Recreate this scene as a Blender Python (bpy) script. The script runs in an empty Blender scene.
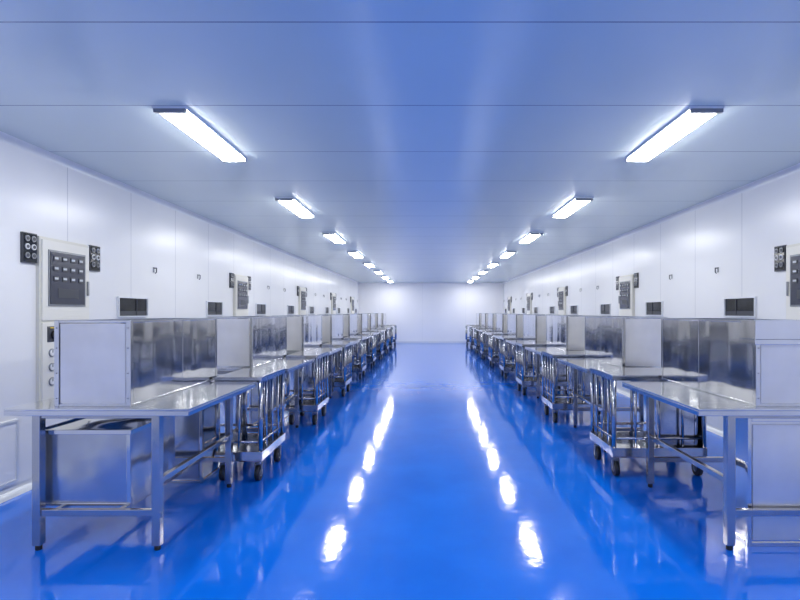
import bpy, bmesh, math, random
from mathutils import Vector, Matrix
random.seed(3)
S=bpy.context.scene
try:
    S.view_settings.view_transform='Standard'
except Exception: pass

XL,XR,Y0,Y1,H=-3.2,3.36,-4.0,23.5,2.73

# ---------------------------------------------------------------- materials
def new(name):
    m=bpy.data.materials.new(name); m.use_nodes=True
    nt=m.node_tree; b=nt.nodes['Principled BSDF']
    return m,nt,b
def simple(name,col,rough=.5,metal=0.,emit=None,es=0):
    m,nt,b=new(name)
    b.inputs['Base Color'].default_value=(*col,1); b.inputs['Roughness'].default_value=rough
    b.inputs['Metallic'].default_value=metal
    if emit:
        b.inputs['Emission Color'].default_value=(*emit,1); b.inputs['Emission Strength'].default_value=es
    return m
def N(nt,t,**k):
    n=nt.nodes.new(t)
    for a,v in k.items(): setattr(n,a,v)
    return n
def math_n(nt,op,a,b):
    n=N(nt,'ShaderNodeMath',operation=op)
    for i,v in enumerate((a,b)):
        if isinstance(v,(int,float)): n.inputs[i].default_value=v
        else: nt.links.new(v,n.inputs[i])
    return n.outputs[0]
def noise(nt,scale,stretch=(1,1,1),detail=3,rough=.5):
    tc=N(nt,'ShaderNodeTexCoord'); mp=N(nt,'ShaderNodeMapping'); mp.inputs['Scale'].default_value=stretch
    nz=N(nt,'ShaderNodeTexNoise'); nz.inputs['Scale'].default_value=scale
    nz.inputs['Detail'].default_value=detail; nz.inputs['Roughness'].default_value=rough
    nt.links.new(tc.outputs['Object'],mp.inputs[0]); nt.links.new(mp.outputs[0],nz.inputs['Vector'])
    return nz.outputs[0]
def ramp(nt,fac,stops):
    r=N(nt,'ShaderNodeValToRGB'); e=r.color_ramp.elements
    for i,(p,c) in enumerate(stops):
        if i>1: e.new(p)
        e[i].position=p; e[i].color=(*c,1)
    nt.links.new(fac,r.inputs[0]); return r.outputs[0]
def mix(nt,f,a,b):
    m=N(nt,'ShaderNodeMix',data_type='RGBA')
    if isinstance(f,(int,float)): m.inputs[0].default_value=f
    else: nt.links.new(f,m.inputs[0])
    for i,v in ((6,a),(7,b)):
        if isinstance(v,tuple): m.inputs[i].default_value=(*v,1)
        else: nt.links.new(v,m.inputs[i])
    return m.outputs[2]
def bump(nt,b,h,strength,dist):
    n=N(nt,'ShaderNodeBump'); n.inputs['Strength'].default_value=strength; n.inputs['Distance'].default_value=dist
    nt.links.new(h,n.inputs['Height']); nt.links.new(n.outputs[0],b.inputs['Normal'])

def panelled(name,base,axis,period,offset,w,seamcol,rough,bs=.25,spec=.5,mottle=.03):
    m,nt,b=new(name)
    tc=N(nt,'ShaderNodeTexCoord'); sp=N(nt,'ShaderNodeSeparateXYZ'); nt.links.new(tc.outputs['Object'],sp.inputs[0])
    v=math_n(nt,'ADD',sp.outputs[axis],offset+100*period)
    v=math_n(nt,'MODULO',v,period); s=math_n(nt,'LESS_THAN',v,w)
    nz=noise(nt,1.2,detail=2)
    c=ramp(nt,nz,[(.3,tuple(x*(1-mottle) for x in base)),(.7,base)])
    nt.links.new(mix(nt,s,c,seamcol),b.inputs['Base Color'])
    b.inputs['Roughness'].default_value=rough; b.inputs['Specular IOR Level'].default_value=spec
    st=[1,1,1]; st[axis]=.25 if axis==1 else 1
    h=noise(nt,1.6,tuple(st),detail=1)
    bump(nt,b,h,bs,.01)
    return m
M_wall=panelled('wall_panel_paint',(.87,.87,.88),1,0.98,.30,.008,(.56,.57,.62),.26)
M_end=panelled('end_wall_paint',(.92,.91,.92),0,1.95,.3,.008,(.76,.76,.79),.6,spec=.25)
M_ceil=panelled('ceiling_panel_paint',(.68,.77,.76),1,0.963,-2.38,.010,(.26,.31,.38),.22,bs=.2,spec=.8)

M_floor,nt,b=new('blue_epoxy_floor')
nz=noise(nt,2.0,detail=4)
nt.links.new(ramp(nt,nz,[(.3,(.002,.145,.71)),(.7,(.004,.175,.80))]),b.inputs['Base Color'])
b.inputs['Specular IOR Level'].default_value=.8
r=noise(nt,5,detail=5)
rr=N(nt,'ShaderNodeMapRange'); rr.inputs[3].default_value=.04; rr.inputs[4].default_value=.11
nt.links.new(r,rr.inputs[0]); nt.links.new(rr.outputs[0],b.inputs['Roughness'])
bump(nt,b,noise(nt,11,detail=3),.11,.008)

def steel(name,base,r0,r1,bscale,bstr,metal=1,bst=(1,1,1),var=.9):
    m,nt,b=new(name); b.inputs['Metallic'].default_value=metal
    nz=noise(nt,4,(1,1,1),detail=3)
    nt.links.new(ramp(nt,nz,[(.3,tuple(x*var for x in base)),(.7,base)]),b.inputs['Base Color'])
    rr=N(nt,'ShaderNodeMapRange'); rr.inputs[3].default_value=r0; rr.inputs[4].default_value=r1
    nt.links.new(noise(nt,5,detail=3),rr.inputs[0]); nt.links.new(rr.outputs[0],b.inputs['Roughness'])
    bump(nt,b,noise(nt,bscale,bst,detail=.5),bstr,.02)
    return m
M_steel=steel('stainless_steel',(.72,.72,.72),.07,.17,2.5,.2)
M_sheet=steel('polished_steel_sheet',(.76,.755,.75),.04,.12,1.8,.9,bst=(1.5,1.5,.5))
M_bin=steel('satin_steel_sheet',(.55,.57,.62),.14,.26,4.0,1.0,metal=1,bst=(1.2,1.2,.8),var=.8)
M_tube=steel('steel_tube',(.50,.50,.51),.10,.22,5,.1)
M_matte=steel('brushed_matte_steel',(.80,.785,.77),.26,.40,2.5,.25,metal=.8,var=.88)
M_cream=simple('cream_powder_coat',(.72,.70,.62),.4)
M_cream2=simple('cream_door',(.82,.80,.73),.38)
M_dark=simple('dark_glass',(.012,.014,.018),.1)
M_disp=simple('display_panel',(.05,.055,.08),.22)
M_black=simple('black_rubber',(.015,.015,.016),.5)
M_plast=simple('dark_plastic',(.05,.055,.07),.4)
M_white=simple('white_plastic',(.8,.8,.8),.4)
M_lg=simple('light_grey_plastic',(.6,.62,.65),.4)
M_grey=simple('grey_metal',(.30,.31,.33),.35,.8)
M_yel=simple('yellow_label',(.7,.5,.05),.5)
M_inside=simple('dark_interior',(.02,.023,.03),.5)
M_alu=simple('aluminium_trim',(.75,.77,.8),.35,.3)
M_tray=simple('light_housing',(.8,.82,.85),.4)
M_emit=simple('lit_diffuser',(.9,.9,.9),.4,0,(.985,.985,.97),43)

# ---------------------------------------------------------------- mesh helper
class MB:
    def __init__(s): s.bm=bmesh.new(); s.mats=[]
    def mi(s,m):
        if m not in s.mats: s.mats.append(m)
        return s.mats.index(m)
    def box(s,x0,x1,y0,y1,z0,z1,m):
        i=s.mi(m); vs=[s.bm.verts.new((x,y,z)) for x in (x0,x1) for y in (y0,y1) for z in (z0,z1)]
        for f in ((0,1,3,2),(4,6,7,5),(0,4,5,1),(2,3,7,6),(0,2,6,4),(1,5,7,3)):
            fc=s.bm.faces.new([vs[k] for k in f]); fc.material_index=i
    def cyl(s,p0,p1,r,m,seg=14,r2=None):
        i=s.mi(m); p0=Vector(p0);p1=Vector(p1); d=p1-p0
        rot=d.to_track_quat('Z','Y').to_matrix().to_4x4()
        mat=Matrix.Translation((p0+p1)/2)@rot
        g=bmesh.ops.create_cone(s.bm,cap_ends=True,segments=seg,radius1=r,radius2=r if r2 is None else r2,depth=d.length,matrix=mat)
        fs=set(f for v in g['verts'] for f in v.link_faces)
        for f in fs:
            f.material_index=i
            if len(f.verts)==4: f.smooth=True
    def mesh(s,name):
        bmesh.ops.recalc_face_normals(s.bm,faces=s.bm.faces)
        me=bpy.data.meshes.new(name); s.bm.to_mesh(me); s.bm.free()
        for m in s.mats: me.materials.append(m)
        return me
def put(me,name,loc=(0,0,0),rz=0,bev=0,sx=1):
    o=bpy.data.objects.new(name,me); o.location=loc; o.rotation_euler=(0,0,rz)
    o.scale=(sx,1,1)
    S.collection.objects.link(o)
    if bev:
        b=o.modifiers.new('bevel','BEVEL'); b.width=bev; b.segments=2; b.limit_method='ANGLE'; b.angle_limit=math.radians(50)
    return o

# ---------------------------------------------------------------- room shell
def slab(name,a,m):
    q=MB(); q.box(*a,m); return put(q.mesh(name),name)
slab('floor',(XL-.1,XR+.1,Y0-.1,Y1+.1,-.1,0),M_floor)
slab('ceiling',(XL-.1,XR+.1,Y0-.1,Y1+.1,H,H+.1),M_ceil)
slab('wall_left',(XL-.1,XL,Y0,Y1,0,H),M_wall)
slab('wall_right',(XR,XR+.1,Y0,Y1,0,H),M_wall)
slab('wall_back',(XL-.1,XR+.1,Y1,Y1+.1,0,H),M_end)
slab('wall_front',(XL-.1,XR+.1,Y0-.1,Y0,0,H),M_end)
def cove(name,x,z,sx,sz,r,m):
    q=MB(); bm=q.bm; i=q.mi(m); n=6; prof=[(x,z)]
    for k in range(n+1):
        a=math.pi/2*k/n
        prof.append((x+sx*r*(1-math.sin(a)), z+sz*r*(1-math.cos(a))))
    A=[bm.verts.new((p[0],Y0,p[1])) for p in prof]; B=[bm.verts.new((p[0],Y1,p[1])) for p in prof]
    L=len(prof)
    for k in range(L):
        f=bm.faces.new((A[k],A[(k+1)%L],B[(k+1)%L],B[k]))
    bm.faces.new(A); bm.faces.new(B)
    return put(q.mesh(name),name)
cove('trim_1',XL,H,1,-1,.05,M_alu); cove('trim_2',XR,H,-1,-1,.05,M_alu)
cove('baseboard_left',XL,0,1,1,.07,M_alu); cove('baseboard_right',XR,0,-1,1,.07,M_alu)
slab('baseboard_back',(XL+.07,XR-.07,Y1-.015,Y1,0,.08),M_alu)
slab('trim_3',(XL+.05,XR-.05,Y1-.03,Y1,H-.03,H),M_alu)

# ---------------------------------------------------------------- ceiling lights
q=MB(); LL=1.13
q.box(-.108,.108,0,LL,-.014,0,M_tray)
q.box(-.102,.102,0,.025,-.038,-.014,M_grey); q.box(-.102,.102,LL-.025,LL,-.038,-.014,M_grey)
i=q.mi(M_emit); prof=[]
for k in range(9):
    a=math.pi*k/8
    cxx=-math.cos(a); prof.append((.09*math.copysign(abs(cxx)**.55,cxx) if abs(cxx)>1e-6 else 0,-.014-.024*math.sin(a)**.55 if 0<k<8 else -.014))
A=[q.bm.verts.new((p[0],.025,p[1])) for p in prof];B=[q.bm.verts.new((p[0],LL-.025,p[1])) for p in prof]
for k in range(8):
    f=q.bm.faces.new((A[k],A[k+1],B[k+1],B[k])); f.material_index=i; f.smooth=True
light=q.mesh('ceiling_light')
for k in range(-2,8):
    for x in (-1.68,1.80):
        put(light,'ceiling_light',(x,3.36+2.66*k-(0.25 if k==7 else 0),H))

# ---------------------------------------------------------------- work table : local x 0=aisle edge -> outward +, y 0..1.2
def table_mesh(left):
    q=MB(); T=.835
    q.box(0,1.08,0,1.2,T-.012,T,M_steel)
    q.box(0,1.08,0,.012,T-.042,T-.012,M_steel); q.box(0,1.08,1.188,1.2,T-.042,T-.012,M_steel)
    q.box(0,.012,.012,1.188,T-.042,T-.012,M_steel); q.box(1.068,1.08,.012,1.188,T-.042,T-.012,M_steel)
    r=.024
    for x in (.2,.9):
        for y in (.035,1.13):
            q.box(x-r,x+r,y-r,y+r,.03,T-.012,M_tube)
            q.cyl((x,y,0),(x,y,.03),.018,M_black)
            q.box(x-.04,x+.04,y-.022,y+.03,T-.03,T-.012,M_tube)
        if x<.5 or not left: q.box(x-.016,x+.016,.035+r,1.13-r,.385,.42,M_tube)
        q.box(x-.016,x+.016,.035+r,1.13-r,T-.06,T-.012,M_tube)
    for y in (.035,1.13):
        q.box(.2+r,.9-r,y-.016,y+.016,.20,.24,M_tube)
        q.box(.2+r,.9-r,y-.016,y+.016,T-.06,T-.012,M_tube)
    if left:
        for x in (.42,.8):
            q.box(x-.015,x+.015,.051,1.114,.215,.24,M_tube)
    return q.mesh('work_table')
tblL=table_mesh(1); tblR=table_mesh(0)

def hood_mesh(variant):
    q=MB(); w=.45; L=1.26; h=.515; t=.012
    q.box(t,w-t,t,L-t,0.004,h-.02,M_sheet)
    for x0,x1 in ((0,t),(w-t,w)):
        q.box(x0,x1,.03,L*.52,.012,h-.012,M_sheet); q.box(x0,x1,L*.52+.006,L-.03,.012,h-.012,M_sheet)
    for x0 in (0,w-.022):
        for y0 in (0,L-.022):
            q.box(x0-.003,x0+.025,y0-.003,y0+.025,0,h,M_steel)
    for x0 in (-.002,w-.016):
        q.box(x0,x0+.018,.025,L-.025,h-.014,h,M_steel); q.box(x0,x0+.018,.025,L-.025,0,.014,M_steel)
    for y0 in (-.002,L-.016):
        q.box(.025,w-.025,y0,y0+.018,h-.014,h,M_steel); q.box(.025,w-.025,y0,y0+.018,0,.014,M_steel)
    if variant==0:
        q.box(.03,w-.03,.002,t,.02,h-.02,M_matte)
    else:
        q.box(.03,w-.03,.002,t,.02,h*.72,M_matte)
        q.box(-.02,w+.05,-.02,.14,h*.72,h*.78,M_sheet)
        q.box(-.012,w+.04,-.012,.13,h*.78,h+.002,M_sheet)
    for zz in (.05,.2,.35,.47):
        for xx in (.012,w-.012):
            q.cyl((xx,-.003,zz),(xx,-.007,zz),.004,M_grey,8)
    return q.mesh('stainless_enclosure')
hood0=hood_mesh(0); hood1=hood_mesh(1)

def bin_mesh(w,d,h):
    # sheet-metal bin: walls, rolled rim, corner seams, bottom skirt and a lid sheet
    q=MB(); t=.01
    q.box(0,w,0,t,0,h-.02,M_bin); q.box(0,w,d-t,d,0,h-.02,M_bin)
    q.box(0,t,t,d-t,0,h-.02,M_bin); q.box(w-t,w,t,d-t,0,h-.02,M_bin)
    q.box(t,w-t,t,d-t,0,t,M_bin)
    for a in ((-.014,w+.014,-.014,.006),(-.014,w+.014,d-.006,d+.014),(-.014,.006,.006,d-.006),(w-.006,w+.014,.006,d-.006)):
        q.box(*a,h-.026,h,M_steel)
    for a in ((-.004,.02),(w-.02,w+.004)):
        q.box(*a,-.005,.0,.0,h-.026,M_steel)
    q.box(.02,w-.02,-.005,0,0,.016,M_steel)
    q.box(.007,w-.007,.007,d-.007,h-.018,h-.010,M_sheet)
    return q.mesh('steel_bin')
bin1=bin_mesh(.56,.55,.455)

def cabinet_mesh(w,d,h,front=None):
    front=front or M_bin
    q=MB()
    q.box(.01,w-.01,.01,d-.01,.0,h-.01,M_sheet)
    q.box(.03,w-.03,0,.01,.04,h-.04,front)
    for x0 in (0,w-.025):
        for y0 in (0,d-.025): q.box(x0,x0+.025,y0,y0+.025,0,h,M_steel)
    for z0 in (0,h-.025):
        q.box(.025,w-.025,0,.02,z0,z0+.025,M_steel); q.box(.025,w-.025,d-.02,d,z0,z0+.025,M_steel)
        q.box(0,.02,.025,d-.025,z0,z0+.025,M_steel); q.box(w-.02,w,.025,d-.025,z0,z0+.025,M_steel)
    return q.mesh('steel_cabinet')

# cart : local x 0 (aisle) -> W outward, y 0..D
def cart_mesh(W,D,T=.865):
    q=MB(); R=.062
    q.box(.0,W,.0,D,.180,.19,M_steel)
    for a in ((0,W,0,.012),(0,W,D-.012,D),(0,.012,.012,D-.012),(W-.012,W,.012,D-.012)):
        q.box(*a,.19,.25,M_steel)
    q.box(.02,W-.02,.05,.09,.155,.18,M_tube); q.box(.02,W-.02,D-.09,D-.05,.155,.18,M_tube)
    r=.019
    pts=[(r,r),(W-r,r),(r,D-r),(W-r,D-r)]
    for x,y in pts: q.cyl((x,y,.19),(x,y,T-.025),r,M_tube)
    q.box(0,W,0,D,T-.008,T,M_steel)
    for a in ((0,W,0,.008),(0,W,D-.008,D),(0,.008,.008,D-.008),(W-.008,W,.008,D-.008)):
        q.box(*a,T-.045,T-.008,M_steel)
    for x in (r,W-r): q.cyl((x,r,.33),(x,D-r,.33),.012,M_tube)
    for y in (r,D-r): q.cyl((r,y,.33),(W-r,y,.33),.012,M_tube)
    q.box(W-.012,W-.006,.04,D-.04,.25,T-.045,M_sheet)
    n=max(2,int(W/.18))
    for k in range(1,n):
        for y in (r,D-r): q.cyl((W*k/n,y,.2),(W*k/n,y,T-.02),.012,M_tube,10)
    n=4
    for k in range(1,n):
        for x in (r,): q.cyl((x,D*k/n,.2),(x,D*k/n,T-.02),.012,M_tube,10)
    for x in (.05,W-.05):
        for y in (.07,D-.07):
            q.cyl((x,y,.14),(x,y,.155),.03,M_grey)
            q.cyl((x-.018,y,R),(x+.018,y,R),R,M_black,24)
            q.cyl((x-.021,y,R),(x+.021,y,R),.030,M_grey,16)
            q.box(x-.029,x-.022,y-.02,y+.02,R-.015,.14,M_grey)
            q.box(x+.022,x+.029,y-.02,y+.02,R-.015,.14,M_grey)
            q.box(x-.029,x+.029,y-.022,y+.022,.134,.141,M_grey)
            q.cyl((x-.032,y,R),(x+.032,y,R),.008,M_grey,10)
    return q.mesh('utility_cart')
cartL=cart_mesh(.39,.68); cartR=cart_mesh(.80,.62)
cabL=cabinet_mesh(.36,.80,.80); cabF=cabinet_mesh(.52,.2,.77,M_matte)
boxR=cabinet_mesh(.36,.5,.60)

P=2.14
for k in range(9):
    y=3.03+P*k
    for side in (-1,1):
        ex = -1.40 if side<0 else 1.57
        put(tblL if side<0 else tblR,'work_table',(ex,y,0),sx=side,bev=.003)
        put(hood0 if (side<0 or k>0) else hood1,'stainless_enclosure',(ex+side*.38,y+.07,.835),sx=side,bev=.002)
    put(cartL,'utility_cart',(-1.37,y+1.235,0),sx=-1)
    put(cabL,'steel_cabinet',(-1.85,y+1.215,0),sx=-1,bev=.002)
    put(cartR,'utility_cart',(1.55,y+1.36,0))
    put(boxR,'steel_cabinet',(1.55+.39,y+1.42,.19),bev=.002)
    if k%2==0:
        put(bin1,'steel_bin',(-1.79,y+.085,.24),sx=-1,bev=.002)
put(cabF,'steel_cabinet',(1.90,3.10,0),bev=.002)

# ---------------------------------------------------------------- wall equipment
# local: x = protrusion into room (+), y along wall, z up
def panel_mesh():
    q=MB()
    q.box(0,.03,0,.62,.62,2.02,M_cream)
    d=-.07
    def bx(a,b_,*r): q.box(a+d,b_+d,*r)
    bx(.10,.112,.02,.60,1.33,1.995,M_cream2)
    bx(.10,.112,.02,.60,.65,1.31,M_cream2)
    bx(.112,.120,.08,.54,1.45,1.92,M_grey)
    bx(.120,.124,.095,.525,1.465,1.905,M_disp)
    for r in range(3):
        for c in range(4):
            yy=.155+c*.103; zz=1.85-r*.085
            bx(.124,.130,yy-.028,yy+.028,zz-.020,zz+.020,M_plast)
            bx(.130,.132,yy-.022,yy+.022,zz-.006,zz+.012,M_lg)
    bx(.124,.127,.18,.44,1.52,1.6,M_plast)
    bx(.112,.116,.07,.21,1.15,1.28,M_plast); q.cyl((.116+d,.14,1.21),(.135+d,.14,1.21),.035,M_black,18)
    bx(.116,.118,.10,.18,1.262,1.274,M_yel)
    for z in (1.06,.94,.82):
        q.cyl((.112+d,.12,z),(.120+d,.12,z),.034,M_grey,20); q.cyl((.120+d,.12,z),(.123+d,.12,z),.027,M_white,20)
        bx(.123,.126,.117,.123,z,z+.024,M_black)
    bx(.112,.125,.565,.585,1.55,1.68,M_grey); bx(.112,.125,.565,.585,.95,1.08,M_grey)
    return q.mesh('control_panel')
def socket_mesh():
    q=MB(); q.box(0,.02,0,.15,0,.24,M_plast); q.box(.02,.022,.008,.142,.008,.232,M_dark)
    for z in (.06,.13,.195):
        for y in (.042,.108):
            q.cyl((.022,y,z),(.030,y,z),.024,M_grey if z!=.13 else M_white,16); q.cyl((.030,y,z),(.033,y,z),.014,M_plast,12)
    return q.mesh('socket_panel')
def win_mesh():
    q=MB(); W=.56; h=.215; t=.014
    q.box(0,.022,0,W,0,t,M_alu); q.box(0,.022,0,W,h-t,h,M_alu)
    q.box(0,.022,0,t,t,h-t,M_alu); q.box(0,.022,W-t,W,t,h-t,M_alu)
    q.box(0,.003,t,W-t,t,h-t,M_inside)
    q.box(.003,.008,t,W-t,h*.32,h-t,M_dark)
    q.box(.003,.010,t,W-t,t,h*.30,M_plast)
    q.box(.003,.016,W*.6,W*.6+.012,t,h-t,M_plast)
    return q.mesh('pass_window')
def hook_mesh():
    q=MB()
    q.box(0,.006,-.014,.014,-.03,.03,M_grey)
    q.cyl((.006,0,.02),(.035,0,.02),.006,M_plast,10); q.cyl((.035,0,.022),(.035,0,-.03),.006,M_plast,10)
    q.cyl((.035,0,-.03),(.02,0,-.04),.006,M_plast,10)
    return q.mesh('wall_hook')
def access_mesh():
    q=MB(); W=.9; h=.48
    q.box(0,.012,0,W,0,h,M_wall)
    q.box(.012,.02,0,W,0,.02,M_alu);q.box(.012,.02,0,W,h-.02,h,M_alu)
    q.box(.012,.02,0,.02,.02,h-.02,M_alu);q.box(.012,.02,W-.02,W,.02,h-.02,M_alu)
    return q.mesh('access_panel')
pm,sm,wm,hm,vm=panel_mesh(),socket_mesh(),win_mesh(),hook_mesh(),access_mesh()
wi=1
for sx,X in ((1,XL),(-1,XR)):
    for k in range(5):
        y=4.26+4.26*k
        if y+.7<Y1:
            put(pm,'control_panel',(X,y-.03,0),sx=sx,bev=.002)
            put(sm,'socket_panel',(X,y-.19,1.79),sx=sx); put(sm,'socket_panel',(X,y+.62,1.79),sx=sx)
        for d in (1.78,2.93):
            if y+d<Y1-.3: put(hm,'wall_hook',(X,y+d,1.89),sx=sx)
    for k in range(9):
        y=5.33+2.13*k
        if y+.6<Y1:
            put(wm,'window_%d'%wi,(X,y,1.345),sx=sx); wi+=1
    for k in range(5):
        put(vm,'access_panel',(X,3.13+4.26*k,.09),sx=sx)

# ---------------------------------------------------------------- world + camera
w=bpy.data.worlds.new('world'); S.world=w; w.use_nodes=True
w.node_tree.nodes['Background'].inputs[0].default_value=(.5,.6,.8,1); w.node_tree.nodes['Background'].inputs[1].default_value=.3
cam=bpy.data.cameras.new('camera'); co=bpy.data.objects.new('camera',cam); S.collection.objects.link(co)
co.location=(0,0,1.4); co.rotation_euler=(math.radians(90),0,0)
cam.sensor_width=36; cam.lens=520/800*36; cam.shift_x=-29/800; cam.shift_y=12/800
S.camera=co
